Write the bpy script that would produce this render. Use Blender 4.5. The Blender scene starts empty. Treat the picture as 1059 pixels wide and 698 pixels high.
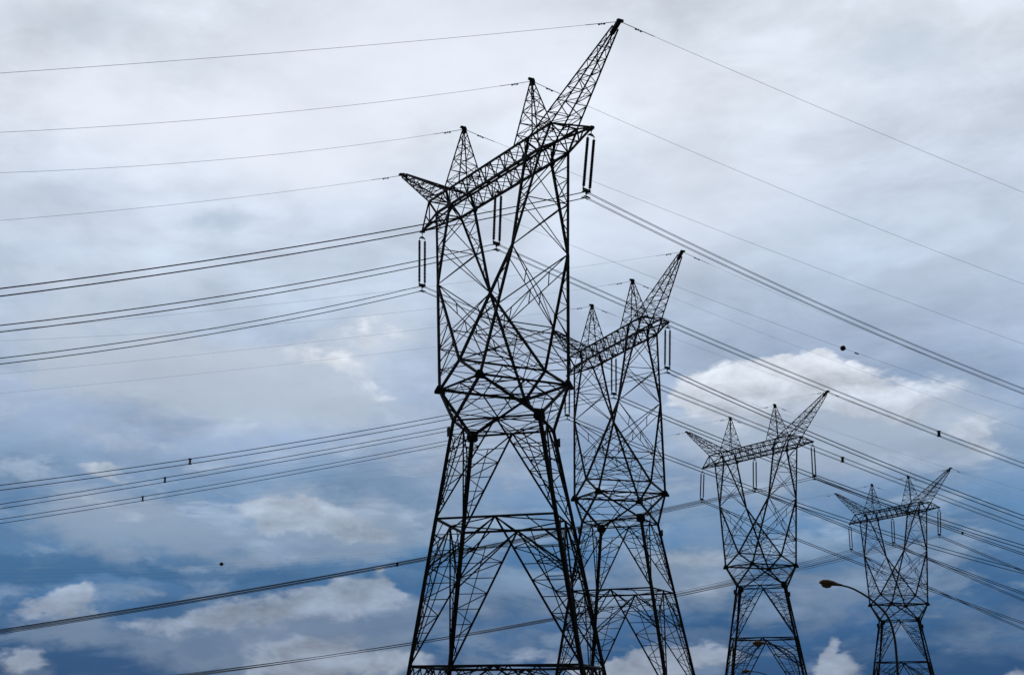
import bpy, math, random
from mathutils import Vector, Matrix
random.seed(4)
SC = bpy.context.scene
COL = SC.collection
R = math.radians
EYE = 1.7

# ------------------------------------------------------------------ camera
PITCH, ROLL = 0.1677, -0.0027
cam_d = bpy.data.cameras.new('camera')
cam = bpy.data.objects.new('camera', cam_d)
COL.objects.link(cam)
SC.camera = cam
fwd = Vector((0, math.cos(PITCH), math.sin(PITCH)))
up0 = Vector((0, -math.sin(PITCH), math.cos(PITCH)))
rt0 = Vector((1, 0, 0))
rt = math.cos(ROLL) * rt0 + math.sin(ROLL) * up0
up = -math.sin(ROLL) * rt0 + math.cos(ROLL) * up0
m3 = Matrix((rt, up, -fwd)).transposed()
cam.matrix_world = Matrix.Translation((0, 0, EYE)) @ m3.to_4x4()
cam_d.sensor_fit = 'HORIZONTAL'
cam_d.sensor_width = 36
cam_d.lens = 36 * 1387.765 / 1059
cam_d.shift_x = (529.5 - 343.81) / 1059
cam_d.shift_y = (491.47 - 349) / 1059
cam_d.clip_start = 0.1
cam_d.clip_end = 20000

# ------------------------------------------------------------------ exposure
SC.view_settings.view_transform = 'Standard'
SC.view_settings.look = 'None'
SC.view_settings.exposure = 0
SC.view_settings.gamma = 1
SC.view_settings.use_curve_mapping = False
SC.render.film_transparent = False

# ------------------------------------------------------------------ sun (veiled by cloud, ahead and left of the towers)
SUN_AZ, SUN_EL = R(-8), R(46)
sd = bpy.data.lights.new('sun', 'SUN')
sd.energy = 0.6
sd.angle = R(14)
sd.color = (1.0, 0.95, 0.88)
sun = bpy.data.objects.new('sun', sd)
COL.objects.link(sun)
sdir = Vector((math.sin(SUN_AZ) * math.cos(SUN_EL), math.cos(SUN_AZ) * math.cos(SUN_EL), math.sin(SUN_EL)))
sun.rotation_euler = sdir.to_track_quat('Z', 'Y').to_euler()

# ------------------------------------------------------------------ world: Nishita sky seen through a procedural cloud deck
def lin(c):
    return tuple(((x / 255) / 12.92 if x / 255 <= 0.04045 else (((x / 255) + 0.055) / 1.055) ** 2.4) for x in c) + (1.0,)

world = bpy.data.worlds.new('World')
SC.world = world
world.use_nodes = True
NT = world.node_tree
NT.nodes.clear()

class G:
    """short-hand for building the world's node graph"""
    def __init__(s, nt): s.nt = nt
    def n(s, t, **kw):
        x = s.nt.nodes.new(t)
        for k, v in kw.items(): setattr(x, k, v)
        return x
    def put(s, sock, v):
        if isinstance(v, bpy.types.NodeSocket): s.nt.links.new(v, sock)
        else: sock.default_value = v
    def m(s, op, a, b=None, c=None, clamp=False):
        x = s.n('ShaderNodeMath', operation=op, use_clamp=clamp)
        for i, v in enumerate((a, b, c)):
            if v is not None: s.put(x.inputs[i], v)
        return x.outputs[0]
    def vm(s, op, a, b=None, out=0, scale=None):
        x = s.n('ShaderNodeVectorMath', operation=op)
        s.put(x.inputs[0], a)
        if b is not None: s.put(x.inputs[1], b)
        if scale is not None: s.put(x.inputs[3], scale)
        return x.outputs[out]
    def noise(s, vec, scale, detail=6, rough=0.55, lac=2.0, dist=0.0, out='Fac'):
        x = s.n('ShaderNodeTexNoise')
        s.put(x.inputs['Vector'], vec)
        x.inputs['Scale'].default_value = scale
        x.inputs['Detail'].default_value = detail
        x.inputs['Roughness'].default_value = rough
        x.inputs['Lacunarity'].default_value = lac
        x.inputs['Distortion'].default_value = dist
        return x.outputs[out]
    def ramp(s, fac, stops):
        x = s.n('ShaderNodeValToRGB')
        e = x.color_ramp.elements
        while len(e) < len(stops): e.new(0.5)
        for el, (p, c) in zip(e, stops):
            el.position = p; el.color = c
        s.put(x.inputs[0], fac)
        return x.outputs[0]
    def smooth(s, v, a, b, lo=0.0, hi=1.0):
        x = s.n('ShaderNodeMapRange', interpolation_type='SMOOTHSTEP')
        s.put(x.inputs[0], v)
        for i, q in enumerate((a, b, lo, hi)): s.put(x.inputs[1 + i], q)
        return x.outputs[0]
    def mix(s, f, a, b, blend='MIX'):
        x = s.n('ShaderNodeMix', data_type='RGBA', blend_type=blend)
        s.put(x.inputs[0], f); s.put(x.inputs[6], a); s.put(x.inputs[7], b)
        return x.outputs[2]

g = G(NT)
tc = g.n('ShaderNodeTexCoord')
D = tc.outputs['Generated']
sep = g.n('ShaderNodeSeparateXYZ'); NT.links.new(D, sep.inputs[0])
AZ = g.m('MULTIPLY', g.m('ARCTAN2', sep.outputs[0], sep.outputs[1]), 57.29578)
EL = g.m('MULTIPLY', g.m('ARCSINE', sep.outputs[2]), 57.29578)
Dn = g.vm('MULTIPLY', D, (1.0, 1.0, 1.9))
cmb = g.n('ShaderNodeCombineXYZ'); NT.links.new(AZ, cmb.inputs[0]); NT.links.new(EL, cmb.inputs[1])
warp = g.vm('SUBTRACT', g.noise(Dn, 9.0, 5, 0.6, out='Color'), (0.5, 0.5, 0.5))
warp = g.vm('MULTIPLY', warp, (8.0, 4.0, 0.0))
AE = g.vm('ADD', cmb.outputs[0], warp)

def field(blobs, vec):
    """sum of soft elliptical cloud masses, each (azimuth deg, elevation deg, half-width, half-height, weight)"""
    tot = None
    for (a, e, ra, re_, w) in blobs:
        d = g.vm('LENGTH', g.vm('MULTIPLY', g.vm('SUBTRACT', vec, (a, e, 0)), (1 / ra, 1 / re_, 0)), out=1)
        f = g.smooth(d, 0.0, 1.45, w, 0.0)
        tot = f if tot is None else g.m('ADD', tot, f)
    return tot

# cloud masses (direction on the sky dome, degrees)
CUM = [(18.61, 12.18, 3.4, 1.44, 0.9), (22.49, 11.76, 2.4, 1.04, 0.8), (19.96, 12.55, 2.4, 1.2, 0.5), (23.32, 10.74, 2.4, 0.8, 0.4),
       (-3.08, 7.77, 2.4, 0.64, 0.6), (0.67, 7.77, 2.8, 0.64, 0.65), (3.16, 7.18, 1.6, 0.64, 0.5), (-0.57, 15.35, 2.8, 0.56, 0.5),
       (20.11, 13.12, 1.92, 0.96, 1.2), (21.99, 12.46, 1.6, 0.88, 0.75), (18.26, 12.76, 2.0, 0.8, 0.75), (16.07, 13.07, 2.2, 1.0, 1.0),
       (14.75, 12.72, 1.2, 0.72, 0.6), (25.61, 10.39, 1.04, 0.52, 0.85), (26.39, 9.8, 1.2, 0.56, 0.6), (-11.94, 3.78, 2.4, 0.56, 0.9),
       (-10.28, 4.04, 1.04, 0.48, 0.8), (-7.13, 3.49, 2.0, 0.56, 0.7), (-3.87, 3.42, 2.4, 0.8, 0.9), (-0.58, 3.75, 2.4, 0.96, 0.95),
       (1.68, 4.23, 2.0, 0.96, 0.95), (3.33, 4.38, 1.2, 0.72, 0.8), (-1.82, 2.49, 3.6, 1.04, 0.9), (2.93, 5.45, 0.72, 0.32, 0.7),
       (-1.24, 1.71, 2.4, 0.64, 0.9), (1.87, 1.71, 2.0, 0.64, 0.95), (-13.58, 1.54, 1.36, 0.8, 0.9), (11.91, 1.33, 2.4, 0.72, 0.95),
       (13.86, 1.47, 1.6, 0.88, 0.95), (14.73, 2.09, 1.6, 0.64, 0.7), (20.01, 1.86, 0.56, 0.56, 0.7), (20.12, 1.17, 2.4, 0.56, 0.9),
       (26.77, 1.02, 1.2, 0.48, 0.9), (14.68, 6.05, 1.84, 0.72, 0.75), (15.73, 4.71, 2.0, 0.72, 0.6), (-1.25, 7.61, 3.2, 0.72, 0.7),
       (1.29, 7.4, 2.4, 0.72, 0.5), (-9.57, 7.61, 2.0, 0.56, 0.45), (1.43, 14.81, 2.4, 0.64, 0.6), (2.39, 13.69, 1.6, 0.8, 0.5),
       (-9.9, 9.31, 2.0, 0.4, 0.55), (8.76, 1.83, 2.0, 0.8, 0.5)]
VEIL = [(20.41, 10.77, 6.4, 1.52, 1.0), (-3.97, 14.59, 6.0, 1.2, 0.5), (12.05, 4.99, 3.2, 1.6, 0.5), (18.51, 10.36, 4.25, 2.45, 0.675),
       (22.41, 10.47, 3.0, 1.77, 0.6000000000000001), (20.03, 11.92, 2.4, 1.63, 0.8999999999999999), (21.92, 11.36, 2.0, 1.5, 0.5625), (18.21, 11.74, 2.5, 1.36, 0.5625),
       (16.0, 11.79, 2.75, 1.7, 0.75), (25.57, 9.76, 1.3, 0.88, 0.6375), (-11.91, 3.05, 3.0, 0.95, 0.675), (-10.26, 3.41, 1.3, 0.82, 0.6000000000000001),
       (-7.12, 2.76, 2.5, 0.95, 0.5249999999999999), (-3.86, 2.37, 3.0, 1.36, 0.675), (-0.59, 2.48, 3.0, 1.63, 0.7124999999999999), (1.67, 2.96, 2.5, 1.63, 0.7124999999999999),
       (3.32, 3.43, 1.5, 1.22, 0.6000000000000001), (-1.81, 1.12, 4.5, 1.77, 0.675), (2.93, 5.02, 0.9, 0.54, 0.5249999999999999), (-1.24, 0.87, 3.0, 1.09, 0.675),
       (1.86, 0.86, 2.5, 1.09, 0.7124999999999999), (-13.54, 0.52, 1.7, 1.36, 0.675), (11.87, 0.4, 3.0, 1.22, 0.7124999999999999), (13.81, 0.35, 2.0, 1.5, 0.7124999999999999),
       (14.69, 1.27, 2.0, 1.09, 0.5249999999999999), (19.97, 1.17, 0.7, 0.95, 0.5249999999999999), (20.07, 0.48, 3.0, 0.95, 0.675), (26.72, 0.46, 1.5, 0.82, 0.675),
       (14.64, 5.12, 2.3, 1.22, 0.5625), (-1.25, 6.64, 4.0, 1.22, 0.5249999999999999), (-5.76, 13.17, 6.0, 2.0, 0.9), (-0.57, 13.38, 5.6, 2.0, 0.9),
       (0.71, 15.43, 4.8, 1.36, 0.6), (-11.93, 15.94, 3.6, 2.0, 0.6), (-9.4, 13.84, 4.0, 1.6, 0.5), (-11.4, 10.97, 1.84, 0.48, 0.5),
       (-8.24, 17.72, 5.2, 1.6, 0.4), (-9.27, 7.21, 3.8, 1.6, 1.3), (-0.79, 7.4, 6.0, 1.36, 1.1), (3.58, 7.58, 3.6, 1.6, 0.5),
       (18.59, 11.87, 4.8, 2.0, 0.6), (24.0, 10.3, 4.8, 1.6, 0.4), (15.19, 5.32, 2.8, 1.6, 0.8), (20.44, 4.07, 2.8, 1.36, 0.7),
       (24.05, 6.13, 3.6, 1.6, 0.4), (25.92, 2.86, 2.8, 1.2, 0.45), (-2.64, 2.89, 8.0, 1.6, 0.6), (8.79, 3.03, 3.6, 2.0, 0.5),
       (6.53, 10.41, 5.2, 2.4, 0.35), (17.62, 7.99, 4.8, 2.0, 0.35)]
DARK = [(-11.2, 5.68, 4.0, 0.48, 0.8), (-3.47, 5.55, 3.2, 0.4, 0.8), (-8.92, 11.21, 4.8, 0.72, 0.3), (-11.68, 8.29, 3.2, 0.56, 0.4),
       (12.52, 17.04, 4.8, 1.2, 0.3), (-4.97, 26.81, 2.4, 1.04, 0.3), (-12.11, 21.07, 3.6, 0.72, 0.5), (19.77, 18.74, 4.8, 0.96, 0.3),
       (-0.57, 16.25, 4.8, 0.56, 0.4), (-0.59, 2.89, 1.6, 0.4, 0.5), (6.95, 27.81, 1.6, 0.56, 0.2), (-1.85, 15.63, 3.6, 0.64, 0.6),
       (-12.77, 5.13, 5.2, 0.8, 1), (-7.16, 5.12, 4.4, 0.56, 1), (-11.1, 2.11, 4.8, 1.36, 1.2), (-6.69, 1.48, 3.6, 1.04, 1),
       (15.16, 3.02, 2.4, 0.88, 1), (25.32, 1.48, 4.4, 1.04, 1), (21.67, 2.06, 3.2, 0.88, 0.6), (4.78, 5.11, 2.4, 1.36, 0.8),
       (2.39, 5.05, 1.04, 0.4, 0.9), (7.68, 6.7, 3.2, 2.0, 0.4), (-4.88, 20.42, 3.2, 0.72, 0.6), (24.37, 24.73, 4.8, 1.36, 0.7),
       (15.39, 25.64, 4.8, 0.96, 0.3), (-12.35, 27.66, 6.4, 2.0, 0.6), (10.68, 11.51, 2.4, 1.6, 0.3), (18.1, 9.94, 4.4, 1.6, 0.5),
       (24.97, 4.59, 3.2, 0.96, 0.4), (8.83, 4.24, 2.4, 0.96, 0.6), (-12.88, 8.26, 2.4, 0.96, 0.5), (4.33, 2.46, 2.4, 0.96, 0.5),
       (28.08, 17.99, 2.4, 2.4, 0.3), (13.13, 21.7, 3.2, 0.56, 0.3)]
SHADE = [(-0.59, 2.85, 4.4, 0.48, 0.9), (-5.9, 2.69, 2.8, 0.56, 0.8), (3.11, 3.08, 1.6, 0.48, 0.6), (14.5, 2.88, 2.4, 0.56, 0.7),
       (20.67, 3.22, 2.8, 0.56, 0.5), (18.95, 11.38, 4.4, 0.48, 0.5), (-9.2, 5.91, 3.2, 0.4, 0.6), (-1.0, 6.54, 4.4, 0.4, 0.6),
       (-11.91, 2.98, 2.8, 0.4, 0.6), (15.7, 3.92, 2.4, 0.4, 0.5), (-5.21, 12.73, 5.6, 0.56, 0.35), (22.91, 9.93, 3.2, 0.48, 0.4)]
BRIGHT = [(20.12, 13.39, 1.6, 0.56, 0.35), (16.16, 13.3, 1.6, 0.48, 0.2), (14.94, 24.95, 3.6, 1.6, 0.3), (-6.22, 23.33, 6.4, 1.6, 0.25),
       (-1.87, 23.04, 4.8, 2.4, 0.5), (9.26, 18.82, 3.2, 1.6, 0.25), (-6.94, 16.15, 3.6, 0.96, 0.25), (2.19, 14.6, 2.0, 0.64, 0.4),
       (21.62, 23.37, 2.4, 0.72, 0.35), (4.3, 26.81, 10.4, 4.0, 1.0), (-9.25, 24.33, 6.4, 2.0, 0.75), (15.94, 20.68, 8.0, 4.4, 0.5),
       (-0.13, 22.26, 5.6, 2.0, 0.3), (26.38, 22.59, 2.8, 0.8, 0.4)]

nA = g.noise(Dn, 7.0, 8, 0.58)              # broad soft structure
nB = g.noise(Dn, 22.0, 10, 0.6, dist=0.25)    # cauliflower edges
nC = g.noise(g.vm('ADD', Dn, (-0.005, 0, 0.018)), 22.0, 10, 0.6, dist=0.25)
nD = g.noise(g.vm('MULTIPLY', D, (1, 1, 3.4)), 5.0, 7, 0.6)  # long streaks

elw = g.m('ADD', EL, g.m('MULTIPLY', g.m('SUBTRACT', nD, 0.5), 6.0))
elf = g.m('DIVIDE', elw, 90.0, clamp=True)
base = g.ramp(elf, [(p / 90, lin(c)) for p, c in (
    (0, (34, 76, 122)), (2, (42, 86, 132)), (4.5, (62, 106, 152)), (7, (92, 131, 172)), (10, (132, 158, 190)), (13.5, (164, 182, 208)),
    (18, (190, 204, 223)), (22, (209, 219, 234)), (25, (221, 229, 241)), (30, (214, 223, 234)), (55, (120, 130, 146)), (90, (70, 78, 92)))])  # top stops, overhead and out of frame, darkened so less light reaches the steel
# broad modulation of the overcast
mod = g.m('ADD', g.m('MULTIPLY', g.m('SUBTRACT', nA, 0.5), 0.66), g.m('MULTIPLY', g.m('SUBTRACT', nD, 0.5), 0.38))
nE = g.noise(g.vm('MULTIPLY', D, (1, 1, 2.6)), 34.0, 8, 0.62, dist=0.6)     # torn wisps
nF = g.noise(g.vm('MULTIPLY', D, (1, 1, 2.2)), 13.0, 6, 0.55, dist=0.4)     # rolls in the overcast
mod = g.m('ADD', mod, g.m('MULTIPLY', g.m('SUBTRACT', nE, 0.5), 0.08))
mod = g.m('ADD', mod, g.m('MULTIPLY', g.m('SUBTRACT', g.smooth(nF, 0.34, 0.66), 0.5), 0.14))
mod = g.m('ADD', mod, 1.0)
c1 = g.vm('SCALE', base, scale=mod)

# blue-grey gaps / shadowed cloud bases
dk = field(DARK, AE)
dk = g.smooth(g.m('ADD', dk, g.m('MULTIPLY', g.m('SUBTRACT', nA, 0.5), 0.9)), 0.15, 0.95)
dkc = g.ramp(g.m('DIVIDE', EL, 90.0, clamp=True), [(p / 90, lin(c)) for p, c in (
    (0, (30, 72, 116)), (3, (38, 84, 130)), (6, (58, 104, 148)), (10, (104, 138, 178)), (16, (156, 176, 204)), (24, (190, 203, 219)), (30, (186, 199, 212)))])
c2 = g.mix(g.m('MULTIPLY', dk, 0.85), c1, dkc)

# soft veils
ve = field(VEIL, AE)
ve = g.m('ADD', ve, g.m('MULTIPLY', g.m('SUBTRACT', nB, 0.5), 0.9))
ve = g.smooth(g.m('ADD', ve, g.m('MULTIPLY', g.m('SUBTRACT', nE, 0.5), 0.7)), 0.05, 0.95)
vec_ = g.ramp(g.m('DIVIDE', EL, 90.0, clamp=True), [(p / 90, lin(c)) for p, c in (
    (0, (106, 126, 152)), (3, (114, 134, 160)), (7, (138, 158, 182)), (11, (172, 186, 205)), (15, (192, 203, 217)), (24, (226, 233, 243)), (30, (234, 240, 248)))])
vec_ = g.vm('SCALE', vec_, scale=g.m('ADD', 0.80, g.m('MULTIPLY', nA, 0.38)))
c3 = g.mix(g.m('MULTIPLY', ve, 0.85), c2, vec_)

# layered banks of stratocumulus low in the sky
nG = g.noise(g.vm('ADD', g.vm('MULTIPLY', D, (1, 1, 3.0)), (3.1, 1.7, 0.4)), 15.0, 9, 0.58, dist=0.35)
nH = g.noise(g.vm('ADD', g.vm('MULTIPLY', D, (1, 1, 3.0)), (3.1, 1.7, 0.45)), 15.0, 9, 0.58, dist=0.35)
bank = g.m('MULTIPLY', g.smooth(nG, 0.47, 0.62), g.smooth(EL, 16.0, 7.5))
bank = g.m('MULTIPLY', bank, g.m('SUBTRACT', 1.0, g.m('MULTIPLY', dk, 0.75)))
bkc = g.vm('SCALE', vec_, scale=g.m('ADD', 1.0, g.m('MULTIPLY', g.m('SUBTRACT', nG, nH), 1.6)))
c3 = g.mix(g.m('MULTIPLY', bank, 0.6), c3, bkc)

# crisp heaps of cumulus
cu0 = field(CUM, AE)
cu = g.m('ADD', cu0, g.m('MULTIPLY', g.m('SUBTRACT', nB, 0.5), 1.15))
cu = g.smooth(cu, 0.26, 0.74)
cuc = g.ramp(g.m('DIVIDE', EL, 90.0, clamp=True), [(p / 90, lin(c)) for p, c in (
    (0, (156, 168, 186)), (3, (144, 158, 180)), (7, (156, 172, 192)), (11, (196, 206, 221)), (14, (226, 232, 241)), (24, (236, 240, 248)))])
sh = g.m('ADD', 0.97, g.m('MULTIPLY', g.m('SUBTRACT', nB, nC), 1.3))
sh = g.m('ADD', sh, g.m('MULTIPLY', g.m('SUBTRACT', nA, 0.5), 0.55))
cuc = g.vm('SCALE', cuc, scale=sh)
c4 = g.mix(g.m('MULTIPLY', cu, 0.88), c3, cuc)
shd = field(SHADE, AE)      # shaded undersides of the heaps
shd = g.smooth(g.m('ADD', shd, g.m('MULTIPLY', g.m('SUBTRACT', nB, 0.5), 1.0)), 0.15, 0.9)
shc = g.ramp(g.m('DIVIDE', EL, 90.0, clamp=True), [(p / 90, lin(c)) for p, c in (
    (0, (84, 108, 142)), (4, (96, 120, 152)), (8, (126, 148, 178)), (12, (164, 180, 202)), (20, (190, 202, 218)))])
c4 = g.mix(g.m('MULTIPLY', shd, 0.75), c4, shc)
br = field(BRIGHT, AE)
c5 = g.mix(g.m('MULTIPLY', g.smooth(br, 0.0, 1.1), 0.75), c4, lin((236, 241, 252)))
# unseen sky behind the camera, dimmed to keep the towers in silhouette
back = g.smooth(sep.outputs[1], -0.15, 0.45, 0.12, 1.0)
c6 = g.vm('SCALE', c5, scale=g.m('MULTIPLY', back, 10.0))

sky = g.n('ShaderNodeTexSky')
sky.sky_type = 'NISHITA'
sky.sun_disc = False
sky.sun_elevation = SUN_EL
sky.sun_rotation = SUN_AZ
final = g.mix(0.98, sky.outputs[0], c6)
bg = g.n('ShaderNodeBackground')
bg.inputs['Strength'].default_value = 0.1
NT.links.new(final, bg.inputs['Color'])
out = g.n('ShaderNodeOutputWorld')
NT.links.new(bg.outputs[0], out.inputs[0])

# ------------------------------------------------------------------ materials
def material(name, base, rough=0.6, metal=0.0, var=0.25, scale=3.0, tint=None, bump=0.0):
    m = bpy.data.materials.new(name)
    m.use_nodes = True
    nt = m.node_tree
    b = nt.nodes['Principled BSDF']
    tcn = nt.nodes.new('ShaderNodeTexCoord')
    nz = nt.nodes.new('ShaderNodeTexNoise')
    nz.inputs['Scale'].default_value = scale
    nz.inputs['Detail'].default_value = 6
    nt.links.new(tcn.outputs['Object'], nz.inputs['Vector'])
    rp = nt.nodes.new('ShaderNodeValToRGB')
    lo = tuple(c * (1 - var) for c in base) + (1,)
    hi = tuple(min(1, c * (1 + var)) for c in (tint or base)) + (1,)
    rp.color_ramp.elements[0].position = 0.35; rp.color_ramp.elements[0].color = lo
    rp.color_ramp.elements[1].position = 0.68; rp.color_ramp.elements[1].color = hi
    nt.links.new(nz.outputs['Fac'], rp.inputs[0])
    nt.links.new(rp.outputs[0], b.inputs['Base Color'])
    b.inputs['Roughness'].default_value = rough
    b.inputs['Metallic'].default_value = metal
    if bump:
        bp = nt.nodes.new('ShaderNodeBump')
        bp.inputs['Strength'].default_value = bump
        nt.links.new(nz.outputs['Fac'], bp.inputs['Height'])
        nt.links.new(bp.outputs[0], b.inputs['Normal'])
    return m

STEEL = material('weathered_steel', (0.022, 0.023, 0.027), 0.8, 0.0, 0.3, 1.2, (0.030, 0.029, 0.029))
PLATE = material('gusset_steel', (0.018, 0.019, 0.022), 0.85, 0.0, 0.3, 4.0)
PORC = material('insulator_porcelain', (0.025, 0.023, 0.022), 0.4, 0.0, 0.25, 9.0)
FIT = material('galvanised_fittings', (0.10, 0.105, 0.11), 0.55, 0.4, 0.2, 9.0)
ALU = material('aged_aluminium', (0.055, 0.057, 0.065), 0.6, 0.3, 0.2, 2.0)
CONC = material('concrete', (0.28, 0.27, 0.25), 0.9, 0.0, 0.2, 4.0, None, 0.2)
GROUND = material('dry_grass_ground', (0.05, 0.055, 0.03), 0.95, 0.0, 0.4, 0.35, (0.08, 0.075, 0.045), 0.3)
LAMPH = material('lamp_housing', (0.20, 0.12, 0.07), 0.55, 0.1, 0.3, 3.0)
LENS = material('lamp_lens', (0.20, 0.13, 0.07), 0.3, 0.0, 0.2, 6.0)
POLE = material('lamp_pole_steel', (0.06, 0.058, 0.056), 0.6, 0.2, 0.25, 3.0)
BALL = material('marker_ball_paint', (0.045, 0.008, 0.010), 0.6, 0.0, 0.2, 3.0)

# ------------------------------------------------------------------ mesh helper
class MB:
    def __init__(s): s.v = []; s.f = []
    def prism(s, prof, p, q, side=None, prof2=None):
        p = Vector(p); q = Vector(q)
        d = q - p
        if d.length < 1e-6: return s
        d.normalize()
        a = Vector(side) if side is not None else (Vector((0, 0, 1)) if abs(d.z) < 0.9 else Vector((1, 0, 0)))
        u = a - d * a.dot(d)
        if u.length < 1e-4: u = d.orthogonal()
        u.normalize(); w = d.cross(u)
        i = len(s.v); n = len(prof)
        for P, pr in ((p, prof), (q, prof2 or prof)):
            for x, y in pr: s.v.append(P + u * x + w * y)
        for k in range(n):
            s.f.append((i + k, i + (k + 1) % n, i + n + (k + 1) % n, i + n + k))
        s.f.append(tuple(i + k for k in reversed(range(n))))
        s.f.append(tuple(i + n + k for k in range(n)))
        return s
    def angle(s, p, q, w, side=None):          # rolled steel angle: an L section
        w *= 1.12
        t = max(w * 0.16, 0.008); o = -w * 0.32
        return s.prism([(o, o), (o + w, o), (o + w, o + t), (o + t, o + t), (o + t, o + w), (o, o + w)], p, q, side)
    def box(s, p, q, w, h=None, side=None):
        h = h or w
        return s.prism([(-w / 2, -h / 2), (w / 2, -h / 2), (w / 2, h / 2), (-w / 2, h / 2)], p, q, side)
    def star(s, p, q, w, side=None):           # four angles back to back: a cruciform column
        t = w * 0.13; a = w / 2
        pr = [(-t, -a), (t, -a), (t, -t), (a, -t), (a, t), (t, t), (t, a), (-t, a), (-t, t), (-a, t), (-a, -t), (-t, -t)]
        return s.prism(pr, p, q, side)
    def tube(s, pts, r, n=8, r2=None):
        pts = [Vector(p) for p in pts]
        i0 = len(s.v)
        m = len(pts)
        ref = None
        for k, p in enumerate(pts):
            d = (pts[min(k + 1, m - 1)] - pts[max(k - 1, 0)]).normalized()
            if ref is None: ref = d.orthogonal().normalized()
            u = (ref - d * ref.dot(d)).normalized(); w = d.cross(u); ref = u
            rr = r if r2 is None else r + (r2 - r) * k / (m - 1)
            for j in range(n):
                a = 2 * math.pi * j / n
                s.v.append(p + u * rr * math.cos(a) + w * rr * math.sin(a))
        for k in range(m - 1):
            for j in range(n):
                s.f.append((i0 + k * n + j, i0 + k * n + (j + 1) % n, i0 + (k + 1) * n + (j + 1) % n, i0 + (k + 1) * n + j))
        s.f.append(tuple(i0 + j for j in reversed(range(n))))
        s.f.append(tuple(i0 + (m - 1) * n + j for j in range(n)))
        return s
    def lathe(s, prof, p, axis, n=12):         # prof: (distance along axis, radius)
        axis = Vector(axis).normalized(); p = Vector(p)
        u = axis.orthogonal().normalized(); w = axis.cross(u)
        i0 = len(s.v)
        for h, r in prof:
            for j in range(n):
                a = 2 * math.pi * j / n
                s.v.append(p + axis * h + (u * math.cos(a) + w * math.sin(a)) * r)
        for k in range(len(prof) - 1):
            for j in range(n):
                s.f.append((i0 + k * n + j, i0 + k * n + (j + 1) % n, i0 + (k + 1) * n + (j + 1) % n, i0 + (k + 1) * n + j))
        s.f.append(tuple(i0 + j for j in reversed(range(n))))
        s.f.append(tuple(i0 + (len(prof) - 1) * n + j for j in range(n)))
        return s
    def plate(s, c, u, w, pts, t=0.03):        # flat plate of outline pts in the plane (u, w)
        c = Vector(c); u = Vector(u).normalized(); w = Vector(w).normalized(); nn = u.cross(w).normalized()
        i = len(s.v); k = len(pts)
        for sg in (-0.5, 0.5):
            for x, y in pts: s.v.append(c + u * x + w * y + nn * t * sg)
        s.f.append(tuple(i + j for j in reversed(range(k)))); s.f.append(tuple(i + k + j for j in range(k)))
        for j in range(k): s.f.append((i + j, i + (j + 1) % k, i + k + (j + 1) % k, i + k + j))
        return s
    def build(s, name, mat, parent=None, smooth=False):
        me = bpy.data.meshes.new(name)
        me.from_pydata([tuple(v) for v in s.v], [], s.f)
        me.materials.append(mat)
        if smooth:
            for p in me.polygons: p.use_smooth = True
        me.update()
        o = bpy.data.objects.new(name, me)
        COL.objects.link(o)
        if parent is not None: o.parent = parent
        return o

def empty(name, loc, rz=0):
    o = bpy.data.objects.new(name, None)
    o.empty_display_size = 1
    COL.objects.link(o)
    o.location = loc
    o.rotation_euler = (0, 0, rz)
    return o

def tag(o, label, cat, group=None, kind=None):
    o['label'] = label; o['category'] = cat
    if group: o['group'] = group
    if kind: o['kind'] = kind
    return o

def copy_tree(o, parent=None):
    c = o.copy(); COL.objects.link(c)
    if parent is not None: c.parent = parent
    for ch in list(o.children): copy_tree(ch, c)
    return c

def L3(a, b, t): return Vector(a).lerp(Vector(b), t)

def lace(mb, p0, p1, q0, q1, n, w, mode='z', rungs=True, t0=0.0, t1=1.0):
    """bracing between two chords p0-p1 and q0-q1: zigzag or crosses in n panels"""
    for k in range(n):
        a, b = t0 + (t1 - t0) * k / n, t0 + (t1 - t0) * (k + 1) / n
        pa, pb, qa, qb = L3(p0, p1, a), L3(p0, p1, b), L3(q0, q1, a), L3(q0, q1, b)
        if mode == 'x':
            mb.angle(pa, qb, w); mb.angle(qa, pb, w)
        elif k % 2 == 0: mb.angle(pa, qb, w)
        else: mb.angle(qa, pb, w)
        if rungs and k > 0: mb.angle(pa, qa, w * 0.9)

# ------------------------------------------------------------------ terrain
def ground_z(x, y):
    return -0.0426 * min(max(y - 100, 0), 230)

gv, gf = [], []
xs = [-9000, -3000, -1000, -400, -200, -100, -50, 0, 50, 100, 150, 200, 300, 500, 1000, 3000, 9000]
ys = [-9000, -2000, -500, -200, -80, 0, 50, 100, 140, 180, 220, 260, 300, 330, 420, 700, 1500, 4000, 12000]
for y in ys:
    for x in xs: gv.append((x, y, ground_z(x, y)))
for j in range(len(ys) - 1):
    for i in range(len(xs) - 1):
        a = j * len(xs) + i
        gf.append((a, a + 1, a + 1 + len(xs), a + len(xs)))
gb = MB(); gb.v = [Vector(v) for v in gv]; gb.f = gf
go = gb.build('ground', GROUND)
tag(go, 'dry grassy ground falling away below the towers', 'ground', None, 'structure')

# ------------------------------------------------------------------ the tower
H = 37.21; TIP = 11.9
XH, ZH, XP, ZP = 15.45, 6.54, 4.88, 6.70
KX, KY, ZK = 5.32, 2.51, H - 7.01
HX, HY, ZHIP = 2.88, 3.99, 20.78
NZ, NY = 22.55, 3.95
ZW, WW = 17.78, 4.58
BY, HB = 1.2, 1.42
M1, M2 = 7.5, 5.4
ZM, ZPP, ZG = 10.24, -0.55, -5.1
def wz(z): return WW + 0.220 * (ZW - z)

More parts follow.
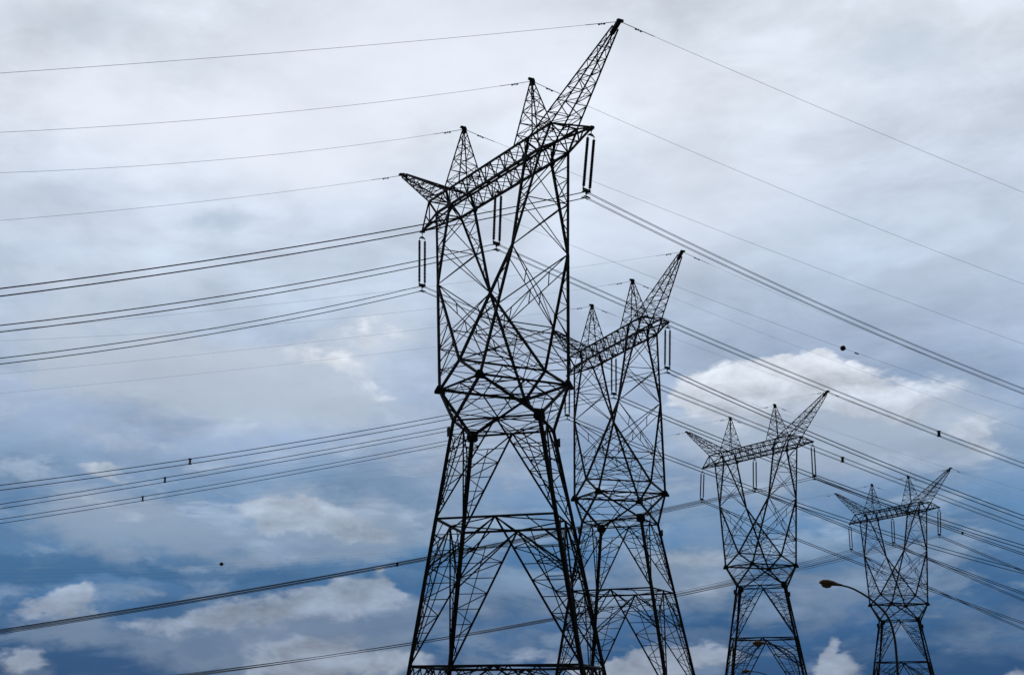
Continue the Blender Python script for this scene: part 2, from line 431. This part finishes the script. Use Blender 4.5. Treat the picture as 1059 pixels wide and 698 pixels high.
def make_tower():
    root = empty('transmission_tower', (0, 0, 0))
    dirs = [(-1, 0), (0, -1), (1, 0), (0, 1)]
    def corner(i, z):
        d = dirs[i % 4]; r = wz(z)
        return Vector((d[0] * r, d[1] * r, z))
    # --- four splayed legs
    for i in range(4):
        d = Vector((dirs[i][0], dirs[i][1], 0))
        lg = MB()
        ws = 0.38 if i % 2 == 0 else 0.29
        lg.star(corner(i, ZG - 0.2), corner(i, ZM), ws, d)
        lg.star(corner(i, ZM), corner(i, ZW), ws * 0.93, d)
        # paired inner angle laced to the main post
        leg = lg.build('base_leg', STEEL, root)
        ft = MB()
        c = corner(i, ZG)
        ft.lathe([(-1.6, 0.55), (0.12, 0.55), (0.18, 0.5)], c, (0, 0, 1), 16)
        ft.build('footing', CONC, leg)
        sp = MB()
        t = Vector((-d.y, d.x, 0))
        sp.plate(corner(i, ZW - 0.9) + d * 0.24, t, (0, 0, 1), [(-0.22, -0.35), (0.22, -0.35), (0.22, 0.35), (-0.22, 0.35)], 0.02)
        if i in (1, 3): sp.build('number_plate', PLATE, leg)
    # --- the four sides
    for i in range(4):
        j = i + 1
        fb = MB()
        def half(z1, z0, apex, n, legs, wm, wr):
            """inverted V from the middle of the top bar to the legs, with redundant members"""
            for (L0) in legs:
                top, bot = corner(L0, z1), corner(L0, z0)
                fb.angle(apex, bot, wm)
                fb.angle(apex + Vector((0, 0, -0.02)), L3(top, bot, 0.34), wr * 1.3)
                for k in range(1, n):
                    t = k / n
                    a, b = L3(top, bot, t), L3(apex, bot, t)
                    fb.angle(a, b, wr)
                    t2 = (k + 1) / n
                    if k < n - 1:
                        if k % 2: fb.angle(a, L3(apex, bot, t2), wr)
                        else: fb.angle(b, L3(top, bot, t2), wr)
                    mid = L3(a, b, 0.5)
                    if k < n - 1: fb.angle(mid, L3(L3(top, bot, t2), L3(apex, bot, t2), 0.5), wr * 0.8)
        aw = (corner(i, ZW) + corner(j, ZW)) / 2
        am = (corner(i, ZM) + corner(j, ZM)) / 2
        ap = (corner(i, ZPP) + corner(j, ZPP)) / 2
        am2 = am + Vector((0, 0, -0.75))
        half(ZW, ZM, aw, 7, (i, j), 0.105, 0.06)
        half(ZM, ZPP, am, 9, (i, j), 0.11, 0.06)
        half(ZPP, ZG, ap, 4, (i, j), 0.11, 0.06)
        for L0 in (i, j):      # brackets under the middle bar
            fb.angle(am, L3(corner(L0, ZM), corner(L0, ZPP), 0.40), 0.085)
            fb.angle(L3(am, corner(L0, ZM), 0.5), L3(corner(L0, ZM), corner(L0, ZPP), 0.20), 0.07)
        fb.build('side_bracing', STEEL, root)
    def ring(name, z, w, plan, drop=0.0):
        rb = MB()
        for i in range(4):
            rb.angle(corner(i, z), corner(i + 1, z), w)
            if drop:
                lo0, lo1 = corner(i, z - drop), corner(i + 1, z - drop)
                rb.angle(L3(lo0, lo1, .0), L3(lo0, lo1, 1.0), w * 0.7)
                for k in range(6):
                    a, b = k / 6, (k + 1) / 6
                    m_ = (a + b) / 2
                    rb.angle(L3(lo0, lo1, a), L3(corner(i, z), corner(i + 1, z), m_), w * 0.45)
                    rb.angle(L3(lo0, lo1, b), L3(corner(i, z), corner(i + 1, z), m_), w * 0.45)
        if plan:
            mids = [(corner(i, z) + corner(i + 1, z)) / 2 for i in range(4)]
            for i in range(4): rb.angle(mids[i], mids[(i + 1) % 4], w * 0.55)
        rb.build(name, STEEL, root)
    ring('waist_ring', ZW, 0.13, True)
    ring('middle_ring', ZM, 0.15, True, 0.0)
    ring('lower_ring', ZPP, 0.16, True, 0.9)

    # --- hip frame and the turned section down to the waist
    A, B, C, Dd = Vector((-HX, -HY, ZHIP)), Vector((HX, -HY, ZHIP)), Vector((-HX, HY, ZHIP)), Vector((HX, HY, ZHIP))
    W = [corner(i, ZW) for i in range(4)]       # -x, -y, +x, +y
    hf = MB()
    for p, q in ((A, B), (B, Dd), (Dd, C), (C, A)): hf.angle(p, q, 0.165)
    mab, mbd, mdc, mca = (A + B) / 2, (B + Dd) / 2, (Dd + C) / 2, (C + A) / 2
    for p, q in ((mab, mbd), (mbd, mdc), (mdc, mca), (mca, mab)): hf.angle(p, q, 0.075)
    hf.angle(A, Dd, 0.065); hf.angle(B, C, 0.065)
    hf.build('hip_frame', STEEL, root)
    tb = MB()
    for p, ws in ((A, (0, 1)), (B, (1, 2)), (C, (0, 3)), (Dd, (2, 3))):
        for k in ws: tb.box(p, W[k], 0.185, 0.185)
    def tri(p, q, r, w):       # redundant members inside a triangular face
        a, b, c = L3(p, r, .5), L3(q, r, .5), L3(p, q, .5)
        tb.angle(a, c, w); tb.angle(b, c, w); tb.angle(a, b, w)
        tb.angle(L3(p, r, .25), L3(p, q, .25), w * .8); tb.angle(L3(q, r, .25), L3(q, p, .25), w * .8)
    tri(A, B, W[1], 0.06); tri(Dd, C, W[3], 0.06); tri(A, C, W[0], 0.075); tri(B, Dd, W[2], 0.075)
    for p, q, r in ((W[0], W[1], A), (W[1], W[2], B), (W[2], W[3], Dd), (W[3], W[0], C)):
        a, b, c = L3(p, r, .45), L3(q, r, .45), L3(p, q, .5)
        tb.angle(a, b, 0.06); tb.angle(a, c, 0.055); tb.angle(b, c, 0.055)
    tb.build('waist_bracing', STEEL, root)
    # --- gusset plates
    hexa = [(-.55, -.30), (-.30, -.52), (.30, -.52), (.55, -.30), (.42, .42), (-.42, .42)]
    trap = [(-.55, -.36), (.55, -.36), (.55, -.12), (.22, .42), (-.22, .42), (-.55, -.12)]
    def gusset(p, u, s=1.0, hexa=hexa, s2=.5):
        gp = MB()
        u = Vector(u).normalized()
        gp.plate(p, u, (0, 0, 1), [(x * s, y * s) for x, y in hexa], 0.03)
        v2 = Vector((-u.y, u.x, 0))
        gp.plate(p + Vector((0, 0, -0.02)), v2, (0, 0, 1), [(x * s * s2, y * s * s2) for x, y in hexa], 0.03)
        gp.build('gusset_plate', PLATE, root)
    for p in (A, B, C, Dd): gusset(p, (0, 1, 0), 0.88, trap)
    for k in (0, 2): gusset(W[k] + Vector((0, 0, 0.05)), (0, 1, 0), 1.0)
    for k in (1, 3): gusset(W[k] + Vector((0, 0, 0.05)), (1, 0, 0), 0.45)
    N = [Vector((0, -NY, NZ)), Vector((0, NY, NZ))]
    for n_ in N: gusset(n_, (1, 0, 0), 0.36)

    # --- the two masts: straight over their own hip corner, crossing to the other
    for s in (-1, 1):
        ms = MB(); br = MB()
        K = [Vector((s * KX, -KY, ZK)), Vector((s * KX, KY, ZK))]
        near = [Vector((s * HX, -HY, ZHIP)), Vector((s * HX, HY, ZHIP))]
        far = [Vector((-s * HX, -HY, ZHIP)), Vector((-s * HX, HY, ZHIP))]
        topo = [Vector((s * M1, -BY, H)), Vector((s * M1, BY, H))]
        topi = [Vector((s * M2, -BY, H)), Vector((s * M2, BY, H))]
        for k in (0, 1):
            ms.box(topo[k], K[k], 0.145); ms.box(topi[k], K[k], 0.17)
            ms.box(K[k], near[k], 0.175)
            ms.box(K[k], N[k], 0.18); ms.box(N[k], far[k], 0.18)
            # triangles in the two broad faces
            lace(br, topo[k], K[k], topi[k], K[k], 7, 0.055, 'z', True, 0, 0.9)
            lace(br, K[k], near[k], K[k], N[k], 7, 0.055, 'z', True, 0.15, 1.0)
        # the two side walls of the upper wedge and of the lower part
        lace(br, topo[0], K[0], topo[1], K[1], 2, 0.07, 'x', False)
        lace(br, topi[0], K[0], topi[1], K[1], 2, 0.07, 'x', False)
        br.angle(L3(topo[0], K[0], .5), L3(topo[1], K[1], .5), 0.07)
        # trussed cross members of the lower walls
        for (p0, p1, q0, q1) in ((K[0], near[0], K[1], near[1]), (K[0], N[0], K[1], N[1])):
            for (a0, a1, b0, b1) in ((p0, p1, q0, q1), (q0, q1, p0, p1)):
                u0, v0 = a0, L3(b0, b1, .62)
                u1, v1 = L3(a0, a1, .10), L3(b0, b1, .74)
                br.angle(u0, v0, 0.075)
                if p1 is N[0]: continue
                br.angle(u1, v1, 0.07)
                for k in range(1, 4):
                    t = k / 4
                    br.angle(L3(u0, v0, t), L3(u1, v1, t), 0.05)
                    if k == 2: br.angle(L3(u0, v0, t), L3(u1, v1, t + 1 / 4), 0.05)
            br.angle(L3(p0, p1, .62), L3(q0, q1, .62), 0.08)
            lace(br, p0, p1, q0, q1, 1 if p1 is N[0] else 2, 0.058, 'x', True, .62, 1.0)
        mo = ms.build('mast', STEEL, root)
        br.build('mast_bracing', STEEL, mo)
    nb = MB(); nb.angle(N[0], N[1], 0.15)
    nb.angle(L3(N[0], N[1], .5), L3(A, C, .5), .06); nb.angle(L3(N[0], N[1], .5), L3(B, Dd, .5), .06)
    nb.build('crossing_tie', STEEL, root)

    # --- cross-arm
    XE = 8.7
    ca = MB(); cb = MB()
    for y in (-BY, BY):
        ca.box((-M1, y, H), (M1, y, H), 0.18, 0.17)
        ca.box((-XE, y, H + HB), (XE, y, H + HB), 0.14)
        for s in (-1, 1):
            ca.box((s * M1, y, H), (s * TIP, 0, H + 0.02), 0.13)
            ca.box((s * XE, y, H + HB), (s * TIP, 0, H + 0.06), 0.115)
            cb.angle((s * XE, y, H + HB), (s * M1, y, H), 0.11)
            cb.angle((s * XE, y, H + HB), (s * 9.6, y * 0.53, H + .01), 0.09)
            cb.angle((s * 10.3, y * .515, H + .85), (s * 9.6, y * .53, H + .01), 0.07)
    xsn = [-M1, -M2, -4.05, -2.7, -1.35, 0, 1.35, 2.7, 4.05, M2, M1]
    for k in range(len(xsn) - 1):
        x0, x1 = xsn[k], xsn[k + 1]; xm = (x0 + x1) / 2
        for y in (-BY, BY):
            cb.angle((x0, y, H), (xm, y, H + HB), 0.07); cb.angle((xm, y, H + HB), (x1, y, H), 0.07)
            if k % 2 == 0: cb.angle((x1, y, H), (x1, y, H + HB), 0.09)
        for z in (H, H + HB):
            cb.angle((x0, -BY if k % 2 else BY, z), (x1, BY if k % 2 else -BY, z), 0.055)
            cb.angle((x1, -BY, z), (x1, BY, z), 0.055)
    for s in (-1, 1):
        cb.angle((s * XE, -BY, H + HB), (s * XE, BY, H + HB), 0.11)
        cb.angle((s * M1, -BY, H), (s * M1, BY, H), 0.11)
        cb.angle((s * M1, -BY, H), (s * 9.6, BY * .53, H), 0.07); cb.angle((s * M1, BY, H), (s * 9.6, -BY * .53, H), 0.07)
        cb.angle((s * 9.6, -BY * .53, H), (s * 9.6, BY * .53, H), 0.07)
        ca.box((s * (TIP - .25), 0, H - .08), (s * (TIP + .15), 0, H + .02), 0.20, 0.28)
        cb.plate((s * M2, -BY - .1, H + .05), (1, 0, 0), (0, 0, 1), [(x * .6, y * .6) for x, y in hexa], 0.03)
        cb.plate((s * M2, BY + .1, H + .05), (1, 0, 0), (0, 0, 1), [(x * .6, y * .6) for x, y in hexa], 0.03)
    cao = ca.build('crossarm', STEEL, root)
    cb.build('crossarm_bracing', STEEL, cao)

    # --- earth-wire peaks
    for s in (-1, 1):
        pk = MB(); pb = MB()
        zt = H + ZP
        xa, xb = s * XP - 1.15, s * XP + 1.15
        if s < 0: xa, xb = xa - .35, xb - .2
        else: xa, xb = xa + .2, xb + .35
        base = [Vector((x, y, H + HB)) for x, y in ((xa, -BY), (xb, -BY), (xb, BY), (xa, BY))]
        tp = [Vector((s * XP + dx * .12, dy * .12, zt - .25)) for dx, dy in ((-1, -1), (1, -1), (1, 1), (-1, 1))]
        for k in range(4):
            pk.angle(base[k], tp[k], 0.10)
            lace(pb, base[k], tp[k], base[(k + 1) % 4], tp[(k + 1) % 4], 5, 0.05, 'z', True, 0, 0.92)
        po = pk.build('earth_wire_peak', STEEL, root)
        pb.build('peak_bracing', STEEL, po)
        cp = MB()
        cp.box((s * XP, 0, zt - .45), (s * XP, 0, zt + .02), 0.27, 0.27)
        cp.plate((s * XP, 0, zt + .05), (0, 1, 0), (0, 0, 1), [(-.38, -.1), (.3, -.16), (.2, .12), (-.3, .12)], 0.06)
        cp.build('peak_cap', PLATE, po)
    # --- outward horns
    for s in (-1, 1):
        hn = MB(); hb = MB()
        tipc = Vector((s * XH, 0, H + ZH))
        bo = [Vector((s * XE, -BY, H + HB)), Vector((s * XE, BY, H + HB))]
        bi = [Vector((s * (M2 + .5), -BY, H + HB)), Vector((s * (M2 + .5), BY, H + HB))]
        ax = (tipc - Vector((s * 7.3, 0, H + HB))).normalized()
        pr = Vector((-ax.z * s, 0, ax.x * s))
        to = [tipc - ax * .6 - pr * .17 + Vector((0, y * .17, 0)) for y in (-1, 1)]
        ti = [tipc - ax * .6 + pr * .17 + Vector((0, y * .17, 0)) for y in (-1, 1)]
        ch = [(bo[0], to[0]), (bo[1], to[1]), (bi[1], ti[1]), (bi[0], ti[0])]
        for p, q in ch: hn.angle(p, q, 0.115)
        for k in (0, 1):
            hn.angle(bi[k], (s * M2, bi[k].y, H), 0.14)
        for k in range(4):
            lace(hb, ch[k][0], ch[k][1], ch[(k + 1) % 4][0], ch[(k + 1) % 4][1], 8, 0.05, 'z', True, 0, 0.95)
        ho = hn.build('horn_arm', STEEL, root)
        hb.build('horn_bracing', STEEL, ho)
        ep = MB()
        ep.box(tipc - ax * 1.1, tipc, 0.25, 0.28, pr)
        ep.box(tipc - Vector((0, .22, .05)) , tipc + Vector((0, .26, -.05)), 0.16, 0.2)
        ep.build('horn_end_plate', PLATE, ho)
    return root

SPOTS = [((13.186, 100.722, 3.064 + EYE), -1.1061), ((31.52, 145.77, 1.477 + EYE), -1.2971),
         ((62.62, 195.796, -1.305 + EYE), -1.1615), ((104.299, 247.844, -3.237 + EYE), -1.2589)]
TLAB = ['largest dark steel lattice tower in front, tallest and fully against bright cloud',
        'dark lattice tower close behind the largest one, overlapping its right leg',
        'mid-sized lattice tower standing alone with a street lamp among its legs',
        'smallest and farthest lattice tower, with a curved street lamp arm before it']
TN = ['largest tower', 'second-largest tower', 'third-largest tower', 'smallest tower']
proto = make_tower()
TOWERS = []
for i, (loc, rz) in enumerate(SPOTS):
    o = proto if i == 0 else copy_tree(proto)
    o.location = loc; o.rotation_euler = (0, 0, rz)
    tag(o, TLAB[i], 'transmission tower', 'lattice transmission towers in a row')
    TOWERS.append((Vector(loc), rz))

def to_world(i, p):
    loc, rz = TOWERS[i]
    return loc + Matrix.Rotation(rz, 3, 'Z') @ Vector(p)

# ------------------------------------------------------------------ insulator strings
ZS = 5.05
def make_insulator():
    root = empty('insulator_string', (0, 0, 0))
    # hung at the origin, straight down; the pair is spread along y
    tl = MB()
    tl.tube([(0, 0, 0.02), (0, 0, -0.42)], 0.03, 6)
    tl.plate((0, 0, -0.5), (0, 1, 0), (0, 0, 1), [(-.33, -.06), (.33, -.06), (.12, .12), (-.12, .12)], 0.05)
    for x in (-.27, .27): tl.tube([(0, x, -.52), (0, x, -.78)], 0.025, 6)
    tl.build('hanger', FIT, root)
    for x in (-.27, .27):
        st = MB()
        prof = [(0, .03)]
        nd = 30; z0, z1 = .76, 4.52
        for k in range(nd):
            h = z0 + (z1 - z0) * k / nd; dh = (z1 - z0) / nd
            prof += [(h, .05), (h + dh * .25, .06), (h + dh * .35, .115), (h + dh * .75, .11), (h + dh * .8, .065)]
        prof += [(z1, .05), (z1 + .06, .03)]
        st.lathe(prof[1:], (0, x, 0), (0, 0, -1), 10)
        st.build('disc_stack', PORC, root, True)
    yk = MB()
    for x in (-.27, .27): yk.tube([(0, x, -4.5), (0, x, -4.68)], 0.035, 6)
    yk.plate((0, 0, -4.74), (0, 1, 0), (0, 0, 1), [(-.36, .10), (-.30, -.14), (.30, -.14), (.36, .10)], 0.06)
    yk.box((0, 0, -4.84), (0, 0, -5.05), 0.10)
    yk.build('yoke_plate', FIT, root)
    cl = MB()
    for x in (-.13, .13):
        for z in (-4.86, -5.30):
            cl.tube([(x, -.28, z - .03), (x, 0, z + .03), (x, .28, z - .03)], 0.045, 6)
    cl.box((-.13, 0, -4.86), (.13, 0, -4.86), 0.05)
    cl.box((-.13, 0, -5.30), (.13, 0, -5.30), 0.05)
    cl.box((0, 0, -5.0), (0, 0, -5.30), 0.05)
    cl.build('suspension_clamp', FIT, root)
    return root

SW = [(.1, .35, .7), (.2, .2, .3), (.5, .3, .05), (.0, .15, .4)]
iproto = make_insulator()
PN = ['left', 'middle', 'right']
first = True
for i in range(4):
    for k, x in enumerate((-TIP, 0, TIP)):
        o = iproto if first else copy_tree(iproto)
        first = False
        o.location = to_world(i, (x, 0, H - (0.08 if x else 0.12)))
        ang = math.atan2(SW[i][k], ZS)
        o.rotation_euler = (Matrix.Rotation(TOWERS[i][1], 3, 'Z') @ Matrix.Rotation(-ang, 3, 'X')).to_euler()
        wh = ['left end of the cross-arm', 'middle of the cross-arm', 'right end of the cross-arm'][k]
        tag(o, 'double insulator string hanging from the %s of the %s' % (wh, TN[i]), 'insulator', 'paired insulator strings under the cross-arms')

# ------------------------------------------------------------------ wires
WIRE = {  # (slope, curvature) to the -y side and to the +y side, per tower and attachment
 0: {'L': ((-.354, .0017), (-.242, .0003)), 'C': ((-.356, .0015), (-.248, .0006)), 'R': ((-.358, .0011), (-.262, .0011)),
     'hl': ((-.318, .0010), (-.206, .0005)), 'pl': ((-.346, .0017), (-.170, .0003)), 'pr': ((-.352, .0013), (-.184, .0006)), 'hr': ((-.326, .0004), (-.140, .0003))},
 1: {'L': ((-.258, .0005), (-.335, .0011)), 'C': ((-.252, .0004), (-.346, .0011)), 'R': ((-.278, .0008), (-.368, .0011)),
     'hl': ((-.198, .0003), (-.290, .0006)), 'pl': ((-.212, .0004), (-.296, .0006)), 'pr': ((-.232, .0009), (-.304, .0006)), 'hr': ((-.230, .0005), (-.340, .0011))},
 2: {'L': ((-.2385, .0003), (-.285, .0004)), 'C': ((-.2415, .0003), (-.276, .0004)), 'R': ((-.2445, .0003), (-.252, .0006)),
     'hl': ((-.224, .0004), (-.250, .0005)), 'pl': ((-.224, .0004), (-.250, .0005)), 'pr': ((-.226, .0004), (-.250, .0005)), 'hr': ((-.228, .0004), (-.250, .0005))},
 3: {'L': ((-.252, .0005), (-.386, .0006)), 'C': ((-.251, .0005), (-.355, .0006)), 'R': ((-.239, .0004), (-.328, .0006)),
     'hl': ((-.230, .0006), (-.300, .0006)), 'pl': ((-.232, .0006), (-.300, .0006)), 'pr': ((-.234, .0006), (-.300, .0006)), 'hr': ((-.236, .0006), (-.300, .0006))},
}
VIS = ((62, 88), (88, 85), (125, 80), (150, 70))    # length drawn at the measured sag before it flattens out
def drop(s, c, d, d0):
    z = s * d + c * d * d
    if d > d0:
        s0 = s + 2 * c * d0
        z += max(0, -s0) / 160.0 * (d - d0) ** 2
    return z
def wire_pts(i, key, x, y0, z0, dx=0, dz=0):
    (s0, c0), (s1, c1) = WIRE[i][key]
    n0, n1 = VIS[i]
    pts = []
    N = 60
    for k in range(N, 0, -1):
        d = (n0 + 130) * k / N
        pts.append(to_world(i, (x + dx, y0 - d, z0 + dz + drop(s0, c0, d, n0))))
    pts.append(to_world(i, (x + dx, y0, z0 + dz)))
    for k in range(1, N + 1):
        d = (n1 + 130) * k / N
        pts.append(to_world(i, (x + dx, y0 + d, z0 + dz + drop(s1, c1, d, n1))))
    return pts
def wire_at(i, key, x, y0, z0, side, d):
    s, c = WIRE[i][key][0 if side < 0 else 1]
    return to_world(i, (x, y0 + side * d, z0 + drop(s, c, d, VIS[i][0 if side < 0 else 1])))

CR = [0.020, 0.025, 0.036, 0.036]
BDX = [.075, .075, .05, .05]
BDZ = [.22, .22, .15, .15]
GR = [0.011, 0.008, 0.005, 0.005]
BUN = {}
for i in range(4):
    for k, key in enumerate('LCR'):
        x = (-TIP, 0, TIP)[k]; y0 = -SW[i][k] - .02; z0 = H - ZS - 0.08
        b = empty('conductor_bundle', to_world(i, (x, y0, z0)), TOWERS[i][1])
        inv = (Matrix.Translation(b.location) @ Matrix.Rotation(TOWERS[i][1], 4, 'Z')).inverted()
        for dx in (-BDX[i], BDX[i]):
            for dz in (BDZ[i], -BDZ[i]):
                w = MB()
                w.tube([inv @ p for p in wire_pts(i, key, x, y0, z0, dx, dz)], CR[i], 5)
                w.build('conductor', ALU, b, True)
        tag(b, 'four-wire power conductor bundle carried by the %s insulators of the %s' % (PN[k], TN[i]), 'power line', 'conductor bundles of the power lines')
        BUN[(i, key)] = (b, inv, x, y0, z0)
# bundle spacers
for (i, key, side, d) in ((1, 'R', -1, 49.3), (1, 'C', -1, 49.9), (1, 'L', -1, 50.5), (0, 'C', 1, 48.7), (0, 'L', 1, 48.9), (2, 'R', 1, 27.5), (2, 'R', -1, 65.0)):
    b, inv, x, y0, z0 = BUN[(i, key)]
    c = inv @ wire_at(i, key, x, y0, z0, side, d)
    sp = MB()
    for sx in (-1, 1):
        for sz in (-1, 1):
            sp.box(c, c + Vector((sx * BDX[i], 0, sz * BDZ[i])), 0.07)
            sp.box(c + Vector((sx * BDX[i], -.14, sz * BDZ[i])), c + Vector((sx * BDX[i], .14, sz * BDZ[i])), 0.11)
    sp.box(c + Vector((0, -.08, 0)), c + Vector((0, .08, 0)), 0.22)
    sp.build('spacer', PLATE, b)

EW = {'hl': (-XH, ZH - .12, 'left horn arm'), 'pl': (-XP, ZP - .1, 'left peak'), 'pr': (XP, ZP - .1, 'right peak'), 'hr': (XH, ZH - .12, 'right horn arm')}
for i in range(4):
    for key, (x, dz, nm) in EW.items():
        e = empty('earth_wire', to_world(i, (x, 0, H + dz)), TOWERS[i][1])
        inv = (Matrix.Translation(e.location) @ Matrix.Rotation(TOWERS[i][1], 4, 'Z')).inverted()
        w = MB()
        w.tube([inv @ p for p in wire_pts(i, key, x, 0, H + dz)], GR[i], 5)
        w.build('wire', ALU, e, True)
        for side in (-1, 1):
            c0 = wire_at(i, key, x, 0, H + dz, side, 1.3); c1 = wire_at(i, key, x, 0, H + dz, side, 1.9)
            a, bb = inv @ c0, inv @ c1
            dm = MB()
            dr = (bb - a).normalized(); mid = (a + bb) / 2
            dm.tube([a - Vector((0, 0, .07)), bb - Vector((0, 0, .07))], 0.014, 6)
            for q, sg in ((a, 1), (bb, -1)):
                dm.tube([q - Vector((0, 0, .07)), q - Vector((0, 0, .07)) + dr * sg * .16], 0.045, 8)
            dm.box(mid - Vector((0, 0, .09)), mid + Vector((0, 0, .03)), 0.06)
            dm.build('vibration_damper', FIT, e)
            arm = MB()
            arm.tube([inv @ wire_at(i, key, x, 0, H + dz, side, .1), inv @ wire_at(i, key, x, 0, H + dz, side, 3.0)], GR[i] + .012, 6)
            arm.build('armour_rod', FIT, e)
        tag(e, 'thin overhead earth wire tied to the %s of the %s' % (nm, TN[i]), 'earth wire', 'earth wires over the towers')

def marker(i, key, side, d, r, lab):
    x, dz, _ = EW[key]
    c = wire_at(i, key, x, 0, H + dz, side, d)
    t = (wire_at(i, key, x, 0, H + dz, side, d + .5) - c).normalized()
    root = empty('marker_ball', c)
    mb = MB()
    prof = []
    for k in range(17):
        a = math.pi * k / 16
        prof.append((-r * math.cos(a), max(r * math.sin(a), .02)))
    prof.insert(8, (-0.02, r * 1.0)); 
    prof[8:11] = [(-.03, r), (-.03, r * 1.05), (.03, r * 1.05), (.03, r)]
    mb.lathe(prof, (0, 0, 0), t, 20)
    mb.build('ball_shell', BALL, root, True)
    cl = MB()
    for sg in (-1, 1): cl.tube([t * sg * (r * .95), t * sg * (r + .16)], .04, 8)
    cl.build('wire_clamp', FIT, root)
    tag(root, lab, 'marker ball', 'aerial marker balls on the earth wires')
marker(0, 'hl', 1, 53.85, 0.28, 'dark red marker ball on an earth wire above the white cumulus cloud')
marker(3, 'hr', -1, 131.4, 0.27, 'tiny dark marker ball alone against low blue sky left of the largest tower')
x, dz, _ = EW['hl']
c = wire_at(0, 'hl', x, 0, H + dz, 1, 55.6); c2 = wire_at(0, 'hl', x, 0, H + dz, 1, 56.1)
cp = MB()
cp.tube([c + Vector((0, 0, -.02)), c.lerp(c2, .5) + Vector((0, 0, -.05)), c2 + Vector((0, 0, -.02))], 0.075, 8)
tag(cp.build('wire_splice', FIT), 'small dark splice sleeve on the wire just beside the red marker ball', 'wire splice')

# ------------------------------------------------------------------ street lamps
def street_lamp(pts, head, size, lab):
    """pts: pole and arm centre-line from the ground to the head; head = end point, arm points to -x"""
    base = Vector(pts[0])
    root = empty('street_lamp', base)
    P = [Vector(p) - base for p in pts]
    # smooth the centre line
    Q = []
    for k in range(len(P) - 1):
        p0 = P[max(k - 1, 0)]; p1 = P[k]; p2 = P[k + 1]; p3 = P[min(k + 2, len(P) - 1)]
        for j in range(6):
            t = j / 6
            Q.append(0.5 * ((2 * p1) + (p2 - p0) * t + (2 * p0 - 5 * p1 + 4 * p2 - p3) * t * t + (3 * p1 - p0 - 3 * p2 + p3) * t ** 3))
    Q.append(P[-1])
    pl = MB(); pl.tube(Q, 0.062 * size, 10, 0.04 * size)
    pl.lathe([(0, .26), (.05, .26), (.06, .16), (.5, .14)], (0, 0, -.02), (0, 0, 1), 12)
    pl.build('curved_pole', POLE, root, True)
    h = Vector(head) - base
    hd = MB()
    d = (h - P[-1]).normalized()
    L = (h - P[-1]).length
    def ell(mb, secs, n=14):
        sid = d.cross(Vector((0, 0, 1))).normalized(); upv = sid.cross(d).normalized()
        i0 = len(mb.v)
        for t, wy, zt, zb in secs:
            for j in range(n):
                a = 2 * math.pi * j / n
                zz = math.sin(a)
                mb.v.append(P[-1] + d * (t * L) + sid * (wy * math.cos(a)) + upv * (zz * (zt if zz > 0 else zb)))
        for k in range(len(secs) - 1):
            for j in range(n):
                mb.f.append((i0 + k * n + j, i0 + k * n + (j + 1) % n, i0 + (k + 1) * n + (j + 1) % n, i0 + (k + 1) * n + j))
        mb.f.append(tuple(i0 + j for j in reversed(range(n)))); mb.f.append(tuple(i0 + (len(secs) - 1) * n + j for j in range(n)))
    s = size
    ell(hd, [(-.25, .06 * s, .05 * s, .05 * s), (0, .075 * s, .08 * s, .06 * s), (.25, .15 * s, .15 * s, .08 * s), (.55, .20 * s, .18 * s, .09 * s), (.85, .17 * s, .15 * s, .08 * s), (.97, .10 * s, .08 * s, .05 * s), (1.0, .03 * s, .02 * s, .02 * s)])
    ho = hd.build('lamp_head', LAMPH, root, True)
    ln = MB()
    ell(ln, [(.32, .05 * s, .0, .12 * s), (.4, .13 * s, .0, .19 * s), (.58, .16 * s, .0, .23 * s), (.78, .14 * s, .0, .20 * s), (.88, .05 * s, .0, .11 * s)])
    ln.build('lens', LENS, ho, True)
    tag(root, lab, 'street lamp', 'curved-arm street lamps')

def lamp_pts(x0, y, arr):
    gz = ground_z(x0, y)
    return [(x0, y, gz), (x0, y, gz + 1.5)] + [(a, y, b + EYE) for a, b in arr]
street_lamp(lamp_pts(33.28, 80, [(33.3, 1.6), (33.31, 2.6), (33.27, 3.7), (33.05, 4.75), (32.59, 5.45), (31.83, 6.13), (30.9, 6.66), (30.1, 6.86)]), (29.02, 80, 7.0 + EYE), 1.3,
            'large curved street lamp reaching in front of the smallest tower')
street_lamp(lamp_pts(32.75, 95, [(32.7, 1.2), (32.66, 2.1), (32.5, 2.9), (32.29, 3.29), (31.7, 3.66), (31.04, 3.92), (30.4, 4.02)]), (29.5, 95, 4.06 + EYE), 1.0,
            'street lamp head just under the ring of the third-largest tower')
street_lamp(lamp_pts(42.6, 130, [(42.6, 0.3), (42.5, 1.5), (42.1, 2.15), (41.5, 2.55), (40.75, 2.78), (40.0, 2.86)]), (39.2, 130, 2.88 + EYE), 0.95,
            'lowest street lamp, barely showing at the bottom between tower legs')
